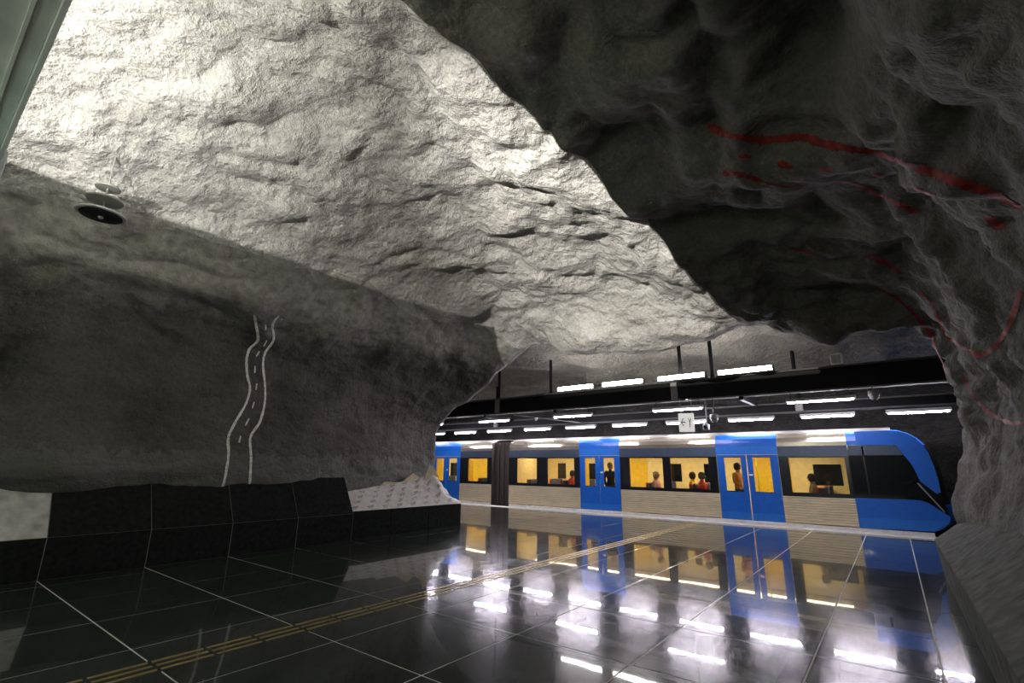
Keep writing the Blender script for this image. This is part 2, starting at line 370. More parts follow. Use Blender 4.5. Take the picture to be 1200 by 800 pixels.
# ------------------------------------------------------------------ floor
fl = MB().box((-32, -9, -.4), (1.5, 16.28, -.003)).box((1.5, 10.9, -.4), (16, 16.28, -.003)).build('floor', 'grout')
tag(fl, 'black polished stone floor with pale joints', kind='structure')
tile_mesh = {}
def tile(x0, x1, y0, y1):
    g = .0065; key = (round(x1 - x0, 3), round(y1 - y0, 3))
    if key not in tile_mesh:
        o = MB().box((-(x1-x0)/2+g, -(y1-y0)/2+g, -.03), ((x1-x0)/2-g, (y1-y0)/2-g, 0)).build('floor_tile', 'tile', fl, bevel=.0025)
        tile_mesh[key] = o.data
    else:
        o = bpy.data.objects.new('floor_tile', tile_mesh[key]); C.objects.link(o); o.parent = fl
    o.location = ((x0+x1)/2, (y0+y1)/2, 0)
    o.rotation_euler = (random.gauss(0, .0006), random.gauss(0, .0006), 0)
XL = [-10.4] + [-9.2 + 1.2 * i for i in range(8)] + [.08, 1.2]
YL = [-.735 + 1.25 * i for i in range(13)] + [15.6, 16.28]
for yi in range(len(YL) - 1):
    for xi in range(len(XL) - 1): tile(XL[xi], XL[xi+1], YL[yi], YL[yi+1])
    if YL[yi] > 10.2:
        for i in range(7): tile(-10.4 - 1.2 * (i+1), -10.4 - 1.2 * i, YL[yi], YL[yi+1])
        for i in range(3): tile(1.2 + 1.2 * i, 2.4 + 1.2 * i, YL[yi], YL[yi+1])
# stone edge of the platform
es = MB().box((-32, 16.28, -.4), (16, 16.3, -.01)).build('trim_1', 'steel_grey'); tag(es, 'pale stone edge strip along the platform', kind='structure')
for i in range(30):
    x = -24 + i * 1.0
    MB().box((x + .004, 16.285, -.25), (x + .996, 16.72, .012)).build('edge_stone', 'edge', es, bevel=.006)
# tactile guide bars
ts = MB().box((-5.17, -.7, -.001), (-4.85, 16.1, .0008)).build('tactile_strip', 'tile')
tag(ts, 'strip of three rows of brass guide bars crossing the black floor', 'guide strip')
bar = None
for i in range(40):
    for x in (-5.12, -5.01, -4.90):
        if bar is None: bar = MB().box((-.017, -.195, 0), (.017, .195, .006)).build('guide_bar', 'brass', ts, bevel=.003); o = bar
        else: o = bpy.data.objects.new('guide_bar', bar.data); C.objects.link(o); o.parent = ts
        o.location = (x, -.53 + i * .4167, .0008)
# track bed
tag(MB().box((-32, 16.7, -1.5), (16, 21, -1.15)).build('floor_track', 'track'), 'dark ballast under the train', kind='structure')
tag(MB().box((-32, 16.4, -1.3), (16, 16.65, -.25)).build('wall_platform', 'black_rock'), kind='structure')
for y in (17.5, 18.95):
    tag(MB().box((-32, y - .04, -1.16), (16, y + .04, -1.02)).build('rail', 'rail'), 'steel running rail under the train, %s side' % ('platform' if y < 18 else 'far'), 'rail', 'running rails')

# ------------------------------------------------------------------ plinths along the walls
def plinth_panel(parent, poly, y0, y1, mat, name):
    return MB().prism(poly, 'y', y0 + .006, y1 - .006).build(name, mat, parent, bevel=.004)
pl = MB().prism([(-10.5, 0), (-9.655, 0), (-9.655, .56), (-10.12, 1.31), (-10.5, 1.3)], 'y', -.7, 6.8).build('plinth', 'joint')
tag(pl, 'dark stone clad plinth below the left rock wall', kind='structure'); pl.name = 'trim_2'
pb = [-.735, .515] + [1.765 + 1.25 * i for i in range(4)] + [6.8]
for a, b in zip(pb[:-1], pb[1:]):
    plinth_panel(pl, [(-9.72, .002), (-9.65, .002), (-9.65, .56), (-9.72, .56)], a, b, 'plinth', 'facing_slab')
    plinth_panel(pl, [(-9.65, .565), (-10.12, 1.33), (-10.2, 1.3), (-9.73, .55)], a, b, 'plinth' if a > 1.7 else 'plinth_lit', 'sloping_slab')  # nearest slabs coloured pale for the light they catch
pr = MB().prism([(.40, 0), (1.5, 0), (1.5, 1.25), (1.15, 1.2), (.36, .56)], 'y', -6, 10.6).build('trim_3', 'foot')
tag(pr, 'grey sloping concrete plinth below the right rock wall', kind='structure')

# ------------------------------------------------------------------ bench plinth wrapped in printed film
bx = thing('stone_bench', 'black stone block at the wall end, its sloping top covered with printed film', 'bench', (-10.6, 8.7, 0))
off = bx.location
MB().prism([(-9.99, 0), (-9.99, .56), (-11.0, .95), (-11.0, 0)], 'y', 6.87, 10.55).build('core', 'plinth', bx, off)
for a, b in ((6.85, 8.1), (8.1, 9.35), (9.35, 10.57)):
    MB().box((-9.99, a + .005, .002), (-9.95, b - .005, .57)).build('facing_slab', 'plinth', bx, off, bevel=.003)
MB().box((-10.9, 10.55, .002), (-9.96, 10.59, .57)).build('facing_slab', 'plinth', bx, off, bevel=.003)
# film: sloped sheet with a ragged, creased upper edge
nu, nv = 70, 26
film = np.zeros((nu, nv, 3))
upper = lambda y: np.interp(y, [6.8, 7.1, 7.6, 8.3, 8.8, 9.3, 9.7, 10.1, 10.35, 10.6], [1.02, 1.14, 1.12, 1.10, 1.16, 1.22, 1.28, 1.55, 1.35, .95])
for i in range(nu):
    y = 6.8 + 3.82 * i / (nu - 1); zt = upper(y)
    for j in range(nv):
        v = j / (nv - 1); film[i, j] = (-9.94 - .80 * v, y - .10 * v * (1 if y < 7.2 else 0) - .25 * v * max(0, y - 10.2), .585 + (zt - .585) * v)
fp = film.reshape(-1, 3)
fold = np.abs(perlin(fp * np.array([3.2, 2.2, 3.2]) + 9)) * .05 + perlin(fp * 5 + 3) * .018
film = film + grid_normals(film) * (fold * np.clip((fp[:, 2] - .56) / .2, 0, 1) * np.interp(fp[:, 1], [6.8, 9.0, 9.8], [.35, .6, 2.2])).reshape(nu, nv)[..., None] * -1
def sheet(name, P, mat, parent, off, thick=.004):
    n, m = P.shape[:2]; mb = MB(); nn = grid_normals(P)
    vs = [tuple(p) for p in P.reshape(-1, 3)] + [tuple(p) for p in (P - nn * thick).reshape(-1, 3)]
    I = lambda i, j, k=0: k * n * m + i * m + j; fs = []
    for i in range(n - 1):
        for j in range(m - 1):
            fs += [(I(i,j), I(i,j+1), I(i+1,j+1), I(i+1,j)), (I(i,j,1), I(i+1,j,1), I(i+1,j+1,1), I(i,j+1,1))]
    for i in range(n - 1):
        fs += [(I(i,0), I(i+1,0), I(i+1,0,1), I(i,0,1)), (I(i,m-1), I(i,m-1,1), I(i+1,m-1,1), I(i+1,m-1))]
    for j in range(m - 1):
        fs += [(I(0,j), I(0,j,1), I(0,j+1,1), I(0,j+1)), (I(n-1,j), I(n-1,j+1), I(n-1,j+1,1), I(n-1,j,1))]
    return mb.add(vs, fs).build(name, mat, parent, off, smooth=True)
fo = sheet('printed_film', film, 'paper', bx, off)
# brown back flaps standing up at the rear
def flap(pts, d):
    mb = MB(); a = [Vector(p) for p in pts]; n = len(a); b = [p + Vector(d) for p in a]
    return mb.add(a + b, [tuple(range(n)), tuple(range(n, 2*n))[::-1]] + [(i, n+i, n+(i+1) % n, (i+1) % n) for i in range(n)]).build('brown_flap', 'card', bx, off)
flap([(-10.74, 7.55, 1.05), (-10.72, 9.0, 1.08), (-10.78, 9.0, 1.15), (-10.80, 7.6, 1.24)], (-.02, 0, .01))
flap([(-10.72, 8.85, 1.06), (-10.68, 9.9, 1.14), (-10.78, 9.45, 1.40)], (-.02, 0, .01))
flap([(-10.66, 9.75, 1.2), (-10.55, 10.25, 1.3), (-10.74, 10.02, 1.66)], (-.02, 0, .01))
# rows of small red and black print
bvh_f = BVHTree.FromPolygons([tuple(p) for p in film.reshape(-1, 3)], [(i*nv+j, i*nv+j+1, (i+1)*nv+j+1, (i+1)*nv+j) for i in range(nu-1) for j in range(nv-1)])
for ci, (col, off0) in enumerate((('grey_ink', 0), ('red_ink', 1))):
    mb = MB()
    for r in range(5):
        if r % 2 != off0: continue
        for c in range(8):
            y = 7.0 + c * .44 + (r * .17); v = .10 + r * .2
            if y > 10.3: continue
            for line in range(2):
                L = .21 if line == 0 else .17
                for q in range(6):                                    # broken strokes, like short words
                    if random.random() < .15: continue
                    ya = y + L * q / 6; yb = ya + L / 6 * .8; va = v - line * .05 + .05 * (q / 6) ; quad = []
                    for yy, vv in ((ya, va), (yb, va + .01), (yb, va + .036), (ya, va + .026)):
                        hit = bvh_f.find_nearest(Vector((-9.94 - .8 * vv, yy, .585 + (upper(yy) - .585) * vv)))
                        nn = hit[1] if hit[1].x > 0 else -hit[1]; quad.append(hit[0] + nn * .006)
                    mb.add(quad, [(0, 1, 2, 3)])
    o = mb.build('printed_words', col, fo, off); o['kind'] = 'stuff'

# ------------------------------------------------------------------ paint on the rock
def bvh_of(o):
    me = o.data; n = len(me.vertices); co = np.empty(n * 3); me.vertices.foreach_get('co', co); co = co.reshape(-1, 3)
    return BVHTree.FromPolygons([Vector(p) for p in co], [tuple(p.vertices) for p in me.polygons])
bv_l, bv_r = bvh_of(o_left), bvh_of(o_right)
CV = Vector(CAM)
def smooth_line(pts, step):
    p = np.array(pts, float); q = catmull(np.linspace(0, len(p) - 1, 40 * len(p)), p)
    L = np.concatenate([[0], np.cumsum(np.linalg.norm(np.diff(q[:, :2], axis=0), axis=1))]); n = max(2, int(L[-1] / step))
    u = np.linspace(0, L[-1], n); return np.stack([np.interp(u, L, q[:, k]) for k in range(q.shape[1])], 1)
def paint(bv, pts, width, parent, mat, name, ragged=0.0, lift=.006):
    # a brush stroke laid on the rock surface itself; width in metres
    q = smooth_line(pts, 2.0); P = []
    for x, y in q[:, :2]:
        hit = bv.ray_cast(CV, ray(x, y))
        if hit[0] is not None: P.append((hit[0], hit[1] if hit[1].dot(CV - hit[0]) > 0 else -hit[1]))
    mb = MB(); rows = []
    for i, (p, n) in enumerate(P):
        a = P[max(0, i-1)][0]; b = P[min(len(P)-1, i+1)][0]; t = (b - a).normalized(); side = t.cross(n).normalized()
        wd = width * (1 + ragged * random.uniform(-.5, .35)) * min(1, .45 + .3 * min(i, len(P) - 1 - i))
        row = []
        for kk in range(5):
            g = p + side * wd * (kk / 4 - .5); h2 = bv.find_nearest(g)
            nn = h2[1] if h2[1].dot(CV - h2[0]) > 0 else -h2[1]; row.append(h2[0] + nn * lift)
        rows.append(row)
    vs = [v for r in rows for v in r]
    fs = [(i*5+j, i*5+j+1, i*5+j+6, i*5+j+5) for i in range(len(rows)-1) for j in range(4)]
    o = mb.add(vs, fs).build(name, mat, parent, smooth=True); return o
def road(x, y): return (240 + x * .3, 350 + y * .3)
left_edge = [road(*p) for p in ((193,62),(200,100),(207,160),(175,195),(163,240),(166,300),(176,350),(160,410),(120,480),(92,540),(92,610),(80,690),(68,738))]
right_edge = [road(*p) for p in ((290,65),(265,100),(268,160),(236,210),(227,260),(234,330),(234,400),(215,480),(178,540),(180,620),(175,728))]
paint(bv_l, left_edge, .05, o_left, 'chalk', 'painted_road_edge', .3); paint(bv_l, right_edge, .05, o_left, 'chalk', 'painted_road_edge', .3)
for a, b in (((237,100),(238,122)), ((242,162),(229,186)), ((213,205),(200,226)), ((196,262),(195,290)), ((202,330),(200,355)), ((193,402),(184,428)), ((172,468),(158,495)), ((140,535),(133,562))):
    m_ = ((a[0]+b[0])/2, (a[1]+b[1])/2); paint(bv_l, [road(*a), road(*m_), road(*b)], .045, o_left, 'chalk', 'painted_road_dash', .3)
def rd(x, y): return (800 + x * .375, 100 + y * .375)
reds = [([(80,122),(120,145),(180,162),(255,170),(320,165),(380,162),(440,182),(520,198),(600,207),(680,240),(760,262),(840,292),(920,320),(1000,352),(1067,388)], .085),
        ([(125,277),(160,275),(210,286),(250,300)], .07), ([(250,300),(320,316),(390,312)], .02),
        ([(460,298),(510,300),(560,316),(620,345),(680,372),(735,402)], .07),
        ([(297,240),(320,250),(345,257)], .08), ([(425,260),(450,262),(475,260)], .05), ([(176,222),(195,220),(212,226)], .05),
        ([(583,268),(610,282),(638,288)], .04), ([(725,322),(760,335),(792,345)], .05), ([(950,405),(975,428),(1002,446)], .09),
        ([(330,505),(380,518),(425,528)], .05), ([(570,525),(620,548),(660,570),(685,588)], .07),
        ([(570,625),(620,640),(670,665),(720,710),(770,770),(800,840),(830,905)], .06),
        ([(740,640),(780,690),(805,740),(830,800)], .05)]
for pts, wd in reds: paint(bv_r, [rd(*p) for p in pts], wd, o_right, 'redpaint', 'painted_red_line', .8)
paint(bv_r, [(1112,395),(1135,410),(1152,416),(1170,402),(1185,375),(1197,340)], .055, o_right, 'redpaint', 'painted_red_line', .8)
paint(bv_r, [(1128,440),(1140,462),(1158,482),(1180,494),(1200,496)], .045, o_right, 'redpaint', 'painted_red_line', .8)

# ------------------------------------------------------------------ floodlight trough overhead
tr = thing('light_trough', 'long grey green light trough hanging overhead at top left', 'light fixture', (-4.8, -1.2, 4.2))
off = tr.location
MB().box((-6.12, -2.6, 4.20), (-3.2, .13, 4.235)).build('tray', 'trough', tr, off, bevel=.006)
MB().box((-6.12, .13, 4.18), (-3.2, .165, 4.42)).build('front_rim', 'trough', tr, off, bevel=.006)
for y in (-.30, -.13, .03): MB().box((-6.05, y - .012, 4.185), (-3.25, y + .012, 4.20)).build('seam_rib', 'trough', tr, off, bevel=.003)
MB().box((-6.2, -2.6, 4.12), (-6.1, .20, 4.40)).build('end_cap', 'trough', tr, off, bevel=.008)
MB().box((-4.74, -2.6, 4.235), (-4.72, .165, 4.582)).build('unseen_baffle', 'trough', tr, off)  # unseen plates, added to cut the flood into sharp shadow edges
MB().box((-3.83, -2.6, 4.235), (-3.80, .15, 5.45)).build('unseen_baffle', 'trough', tr, off)
MB().box((-4.72, -2.62, 4.235), (-3.83, -2.6, 5.0)).build('unseen_baffle', 'trough', tr, off)
MB().tube((-4.12, -1.5, 4.235), (-4.12, -1.5, 4.42), .03).build('lamp_socket', 'steel_grey', tr, off)
for x in (-5.6, -3.5): MB().tube((x, -1.6, 4.23), (x, -1.6, 6.6), .012, 8).build('hanger', 'steel_grey', tr, off)
point_lamp('flood_bulb', (-4.12, -1.5, 4.45), FLOOD_W, .004, (1, .95, .88), tr)
bl = bpy.data.lights.new('added_beam_bulb', 'SPOT'); bl.energy = BEAM_W; bl.shadow_soft_size = .004; bl.color = (1, .95, .88); bl.spot_size = math.radians(50); bl.spot_blend = 1  # added spot, brightens the far end of the vault
bo = bpy.data.objects.new('added_beam_bulb', bl); C.objects.link(bo); bo.parent = tr
bo.location = Vector((-4.12, -1.5, 4.45)) - Vector(off); bo.rotation_euler = (Vector((-4.3, 10.6, 4.7)) - Vector((-4.12, -1.5, 4.45))).to_track_quat('-Z', 'Y').to_euler()
sl = bpy.data.lights.new('side_bulb', 'SPOT'); sl.energy = GLOW_W; sl.shadow_soft_size = .006; sl.color = (1, .96, .90); sl.spot_size = math.radians(110); sl.spot_blend = 1
so = bpy.data.objects.new('side_bulb', sl); C.objects.link(so); so.parent = tr
so.location = Vector((-5.75, -1.1, 4.45)) - Vector(off); so.rotation_euler = (Vector((-8.0, .8, 6.3)) - Vector((-5.75, -1.1, 4.45))).to_track_quat('-Z', 'Y').to_euler()
MB().box((-6.13, -1.9, 4.235), (-6.11, .165, 4.572)).build('unseen_baffle', 'trough', tr, off)  # unseen plate, added to cut the side bulb along the lip

# three stacked discs hanging from the vault
DX, DY = -8.3, 1.27
ds = thing('disc_loudspeaker', 'hanging fitting of three stacked grey discs below the bright vault', 'loudspeaker', (DX, DY, 4.98))
off = ds.location
MB().tube((DX, DY, 4.95), (DX, DY, 6.1), .012, 8).build('hanging_rod', 'steel_grey', ds, off)
for z, r in ((4.97, .29), (5.19, .215), (5.39, .15)):
    d = MB().lathe((DX, DY, z), [(.02, .035), (r * .6, .032), (r * .93, .018), (r, 0), (r * .97, -.012), (r * .85, -.014)]).build('disc', 'lamp_grey' if z < 5.1 else 'steel_grey', ds, off, smooth=True)
    if z < 5.1:
        MB().lathe((DX, DY, z - .02), [(r * .84, .006), (r * .84, 0), (r * .3, -.012), (.02, -.014)]).build('grille', 'steel_black', d, off, smooth=True)
        MB().lathe((DX, DY, z - .05), [(.03, .02), (.03, 0), (.02, -.01)], 12).build('knob', 'lamp_grey', d, off, smooth=True)

# unseen lamp behind the camera
hl = thing('unseen_lamp', 'unseen pale green fluorescent ceiling lamp behind the viewpoint', 'lamp', (-5.0, -2.6, 2.9))
M['hall'] = emit('hall_tube', (.74, 1.0, .84), HALL_W)
MB().box((-6.0, -2.62, 2.9), (-4.0, -2.58, 2.96)).build('housing', 'lamp_grey', hl, hl.location)
MB().tube((-5.95, -2.6, 2.86), (-4.05, -2.6, 2.86), .03, 10).build('tube', 'hall', hl, hl.location)
MB().tube((-5.0, -2.6, 2.96), (-5.0, -2.6, 4.19), .012, 8).build('hanger', 'steel_grey', hl, hl.location)

M['fill_warm'] = emit('fill_tube_warm', (1.0, .93, .80), 190)  # unseen lamp added as fill for the right rock
h2 = thing('unseen_lamp', 'added warm white fill tube hanging further back behind the viewpoint', 'lamp', (-2.6, -5.6, 3.3))
MB().box((-3.6, -5.62, 3.3), (-1.6, -5.58, 3.36)).build('housing', 'lamp_grey', h2, h2.location)
MB().tube((-3.55, -5.6, 3.26), (-1.65, -5.6, 3.26), .03, 10).build('tube', 'fill_warm', h2, h2.location)
MB().tube((-2.6, -5.6, 3.36), (-2.6, -5.6, 6.0), .012, 8).build('hanger', 'steel_grey', h2, h2.location)

# ------------------------------------------------------------------ hanging beams above the platform
def ibeam(y, z0, z1, wd, label, stiff, hang):
    o = thing('hanging_beam', label, 'beam', (-8, y, z0))
    off = o.location
    MB().box((-24, y - .02, z0 + .04), (8, y + .02, z1 - .04)).build('web', 'steel_black', o, off)
    for za, zb in ((z0, z0 + .045), (z1 - .045, z1)): MB().box((-24, y - wd/2, za), (8, y + wd/2, zb)).build('flange', 'flange', o, off)
    for x in stiff: MB().box((x - .1, y - wd/2 + .005, z0 + .045), (x + .1, y - .02, z1 - .045)).build('stiffener', 'steel_grey', o, off, bevel=.005)
    for x in hang: MB().tube((x, y, z1), (x, y, 6.0), .055, 10).build('hanger', 'steel_black', o, off)
    return o
ibeam(15.2, 3.66, 4.30, .26, 'deep black steel beam hung from the vault, white lamps on top', (-12.4, -5.15), (-12.38, -9.85, -4.93, -3.97, 3.0))
ibeam(17.05, 3.30, 3.62, .24, 'shallow black steel beam above the train, row of purple lamps below', (-14, -2), (-14, -2, 4))
for x in (-13.0, -9.6, -3.2):
    o = tag(MB().box((x - .06, 15.05, 3.56), (x + .06, 17.0, 3.66)).build('cross_beam', 'steel_black'), None, 'beam', 'cross beams between the two hanging beams')
    o['label'] = {-13.0: 'black cross beam at the left end of the hanging beams', -9.6: 'black cross beam behind the second purple lamp', -3.2: 'black cross beam right of the direction sign'}[x]
# uplights on top of the deep beam
ups = [(-9.45, -7.95, 'first'), (-7.62, -6.12, 'second'), (-5.64, -4.13, 'third'), (-3.79, -2.26, 'fourth')]
proto = None
for a, b, word in ups:
    if proto is None:
        proto = thing('uplight', '', 'lamp', group='white uplights on the deep beam')
        MB().box((-.76, -.075, 0), (.76, .065, .035)).build('tray', 'lamp_grey', proto, bevel=.004)
        MB().tube((-.72, -.005, .11), (.72, -.005, .11), .068, 12).build('tube', 'uplight', proto, smooth=True)
        for s in (-1, 1): MB().box((s * .75 - .02, -.075, 0), (s * .75 + .02, .065, .17)).build('end_cap', 'steel_grey', proto, bevel=.004)
        o = proto
    else: o = copy_tree(proto)
    o.location = ((a + b) / 2, 15.07, 4.302)
    o['label'] = 'glowing white uplight on top of the deep beam, %s from the left' % word
# purple tinted tubes under the beams
def tube_lamp(length, drop):
    p = thing('tube_lamp', '', 'lamp')
    MB().box((-length/2, -.06, 0), (length/2, .06, .085)).build('housing', 'lamp_grey', p, bevel=.006)
    MB().tube((-length/2 + .05, -.03, -.022), (length/2 - .05, -.03, -.022), .02, 10).build('tube', 'tube', p, smooth=True)
    for s in (-1, 1): MB().tube((s * length * .42, 0, .085), (s * length * .42, 0, drop), .012, 8).build('bracket', 'steel_black', p)
    return p
pA = tube_lamp(1.58, .255)
rowA = [(-16.2, 'partly hidden by the left rock'), (-12.5, 'left of the grey cable brace'), (-8.85, 'below the second uplight'), (-5.08, 'just above the direction sign'), (-1.28, 'beside the dome camera')]
for i, (x, t) in enumerate(rowA):
    o = pA if i == 0 else copy_tree(pA); o.location = (x, 15.05, 3.40); o['group'] = 'purple tube lamps under the deep beam'
    o['label'] = 'purple white tube lamp under the deep beam, ' + t
pB = tube_lamp(1.38, .125)
word = 'first second third fourth fifth sixth seventh eighth ninth tenth'.split()
for i in range(10):
    o = pB if i == 0 else copy_tree(pB); o.location = (.76 - 2.085 * (9 - i) + .0, 17.05, 3.17); o['group'] = 'purple tube lamps above the train'
    o['label'] = 'purple white tube lamp close above the train roof, %s from the left' % word[i]
# cable brace with ring
br = thing('cable_brace', 'thin grey pipe slanting between the two beams with a small ring', 'pipe', (-10.8, 15.2, 3.3))
MB().tube((-11.6, 15.15, 3.60), (-9.4, 16.6, 3.30), .022, 8).build('pipe', 'steel_grey', br, br.location)
MB().tube((-10.85, 15.64, 3.50), (-10.85, 15.64, 3.38), .06, 12, .035).build('ring', 'lamp_grey', br, br.location)
# direction sign
M['signface'] = emit('backlit_sign', (1, .98, .95), .55)
sg = thing('direction_sign', 'white hanging sign with a black arrow below the deep beam', 'sign', (-4.65, 14.5, 2.95))
off = sg.location
MB().prism([(-4.86, 14.46), (-4.45, 14.58), (-4.46, 14.63), (-4.87, 14.51)], 'z', 2.66, 3.20).build('panel', M['signface'], sg, off, bevel=.006)
def on_sign(u, z, d=.004):
    return (-4.86 + .41 * u + d * .28, 14.46 + .12 * u - d, z)
mk = MB()
def stroke(pts): mk.add([on_sign(*p) for p in pts], [tuple(range(len(pts)))])
stroke([(.16, 2.925), (.46, 2.925), (.46, 2.955), (.16, 2.955)])
stroke([(.14, 2.94), (.30, 3.07), (.34, 3.045), (.20, 2.94)]); stroke([(.14, 2.94), (.20, 2.94), (.34, 2.835), (.30, 2.81)])
mk.build('arrow', 'ink', sg, off)
mk = MB()
stroke([(.62, 3.06), (.68, 3.06), (.74, 2.93), (.70, 2.92)]); stroke([(.80, 3.06), (.86, 3.06), (.74, 2.92), (.70, 2.93)]); stroke([(.69, 2.80), (.75, 2.80), (.75, 2.93), (.69, 2.93)])
mk.build('pictogram', 'grey_ink', sg, off)
for x, y in ((-4.8, 14.53), (-4.5, 14.61)): MB().tube((x, y, 3.2), (x, y, 3.66), .012, 8).build('hanger', 'steel_grey', sg, off)
MB().tube((-4.65, 14.57, 3.63), (-4.65, 15.09, 3.665), .015, 8).build('arm', 'steel_grey', sg, off)
# small camera behind the sign
bk = thing('bracket_camera', 'small grey bracket camera hanging behind the direction sign', 'camera', (-4.18, 14.9, 3.0))
MB().tube((-4.2, 15.0, 3.66), (-4.2, 15.0, 2.9), .02, 8).build('stem', 'steel_grey', bk, bk.location)
MB().box((-4.28, 14.80, 2.72), (-4.13, 15.02, 2.9)).build('housing', 'lamp_grey', bk, bk.location, bevel=.02)
MB().tube((-4.2, 14.80, 2.8), (-4.2, 14.74, 2.8), .05, 12).build('lens', 'ink', bk, bk.location)
def dome(x, y, z, label):
    d = thing('dome_camera', label, 'camera', (x, y, z), 'dome cameras under the beam')
    MB().lathe((0, 0, 0), [(.04, .16), (.11, .14), (.12, .02), (.11, 0)], 20).build('housing', 'lamp_grey', d, smooth=True)
    MB().lathe((0, 0, 0), [(.10, 0), (.095, -.04), (.06, -.085), (.01, -.10)], 20).build('dome', 'lamp_grey', d, smooth=True)
    MB().lathe((0, 0, 0), [(.045, -.088), (.04, -.105), (.01, -.108)], 16).build('lens', 'ink', d, smooth=True)
    MB().tube((0, 0, .15), (0, 0, .26), .02, 8).build('stem', 'steel_grey', d)
    return d
dome(-.11, 15.05, 3.42, 'grey dome camera under the deep beam near the right rock')
dm = dome(-3.96, 14.9, 3.02, 'grey dome camera on a thin arm right of the direction sign')
MB().tube((0, 0, .25), (-.05, .3, .64), .014, 8).build('arm', 'steel_grey', dm)
sp = thing('box_loudspeaker', 'small white box loudspeaker standing on the deep beam', 'loudspeaker', (-.77, 15.13, 4.302))
MB().box((-.14, -.14, 0), (.14, .14, .30)).build('housing', 'white', sp, bevel=.02)
MB().box((-.10, -.15, .04), (.10, -.138, .26)).build('grille', 'lamp_grey', sp)

# ------------------------------------------------------------------ train
Y0, Y1 = 16.80, 19.65                                               # near and far side
DOOR_H = 2.05
def side_strip(mb, x0, x1, z0, z1, y=Y0, t=.05): mb.box((x0, y, z0), (x1, y + t, z1))
def corrugated(x0, x1, z0, z1, n=11):
    poly = []; dz = (z1 - z0) / n
    for i in range(n):
        z = z0 + i * dz
        poly += [(Y0 + .012, z), (Y0 - .012, z + dz * .25), (Y0 - .012, z + dz * .7), (Y0 + .012, z + dz * .95)]
    poly += [(Y0 + .06, z1), (Y0 + .06, z0)]
    return MB().prism(poly, 'x', x0, x1)
def curved_top(x0, x1, z0=2.30):
    pts = [(Y0, z0), (Y0 + .005, 2.42), (Y0 + .035, 2.54), (Y0 + .10, 2.63), (Y0 + .19, 2.69)]
    return MB().prism(pts + [(p[0] + .035, p[1] - .03) for p in pts[::-1]], 'x', x0, x1)
def make_car(name, label, xa, xb, doors, wins, nose=False):
    car = thing(name, label, 'train car', ((xa + xb) / 2, (Y0 + Y1) / 2, -1.05)); off = car.location
    solid = sorted(doors)
    spans = []; x = xa
    for d0, d1 in solid: spans.append((x, d0)); x = d1
    spans.append((x, xb))
    spans = [s for s in spans if s[1] - s[0] > .02]
    for s0, s1 in spans:
        e1 = min(s1, -.95) if nose else s1
        if s0 < e1:
            corrugated(s0, e1, .12, .86).build('corrugated_panel', 'steel', car, off)
            side_strip(m1 := MB(), s0, e1, .86, .92); m1.build('sill', 'band', car, off)
        # window band with real openings
        ws = [w_ for w_ in wins if w_[0] >= s0 - .01 and w_[1] <= s1 + .01]; m1 = MB(); x = s0
        for w0, w1 in ws + [(e1, e1)]:
            if w0 - x > .01: m1.box((x, Y0, .92), (w0, Y0 + .05, 2.0))
            if w1 > w0: m1.box((w0, Y0, .92), (w1, Y0 + .05, .97)); m1.box((w0, Y0, 1.96), (w1, Y0 + .05, 2.0))
            x = w1
        m1.build('window_band', 'band', car, off)
        for w0, w1 in ws: MB().box((w0, Y0 + .012, .97), (w1, Y0 + .018, 1.96)).build('window_pane', 'glass', car, off)
        m1 = MB(); side_strip(m1, s0, e1, 2.0, 2.30); m1.build('upper_band', 'band_blue', car, off)
        curved_top(s0, e1).build('cantrail', 'cant', car, off)
    for d0, d1 in solid:
        MB().box((d0, Y0, 2.06), (d1, Y0 + .05, 2.30)).build('door_header', 'blue_light', car, off)
        curved_top(d0, d1).build('door_cantrail', 'blue', car, off)
        mid = (d0 + d1) / 2
        for a, b in ((d0, mid), (mid, d1)):
            g = .012; w0, w1 = a + (.23 if a == d0 else .17), b - (.23 if b == d1 else .17)
            m1 = MB(); yy = Y0 + .02
            for q in ((a+g, .1, w0, 2.05), (w1, .1, b-g, 2.05), (w0, .1, w1, .95), (w0, 1.97, w1, 2.05)): m1.box((q[0], yy, q[1]), (q[2], yy + .04, q[3]))
            dl = m1.build('door_leaf', 'blue', car, off)
            MB().box((w0, yy + .012, .95), (w1, yy + .018, 1.97)).build('window_pane', 'glass', dl, off)
            MB().box((w0 - .02, yy - .004, .93), (w1 + .02, yy, .95)).build('window_gasket', 'band', dl, off)
            MB().box((w0 - .02, yy - .004, 1.97), (w1 + .02, yy, 1.985)).build('window_gasket', 'band', dl, off)
            MB().box((a + g, yy - .002, .1), (b - g, yy, .32)).build('kick_plate', 'blue_light', dl, off)
        MB().box((mid + .04, Y0 - .004, 1.42), (mid + .14, Y0 + .02, 1.47)).build('door_button', 'white', car, off)
    xe = xb if not nose else .1
    MB().box((xa, Y0 + .0, -.06), (xb - .35 * nose, Y0 + .10, .095)).build('side_sill', 'edge', car, off)
    roof = [(Y0 + .19, 2.66), (Y0 + .5, 2.78), (Y0 + 1.43, 2.86), (Y1 - .5, 2.78), (Y1 - .1, 2.6), (Y1, 2.3), (Y1 - .03, 2.3), (Y1 - .13, 2.57), (Y1 - .5, 2.74), (Y0 + 1.43, 2.82), (Y0 + .5, 2.74), (Y0 + .19, 2.63)]
    MB().prism(roof, 'x', xa, xe).build('roof', 'steel_grey', car, off)
    MB().box((xa, Y0 + .05, -.35), (xe, Y1, -.12)).build('underframe', 'steel_black', car, off)
    MB().box((xa, Y0 + .05, -.12), (xe, Y1 - .05, .06)).build('cabin_floor', 'cabfloor', car, off)
    MB().box((xa, Y0 + .06, 2.28), (xe - .9 * nose, Y1 - .06, 2.33)).build('cabin_ceiling', 'cream', car, off)
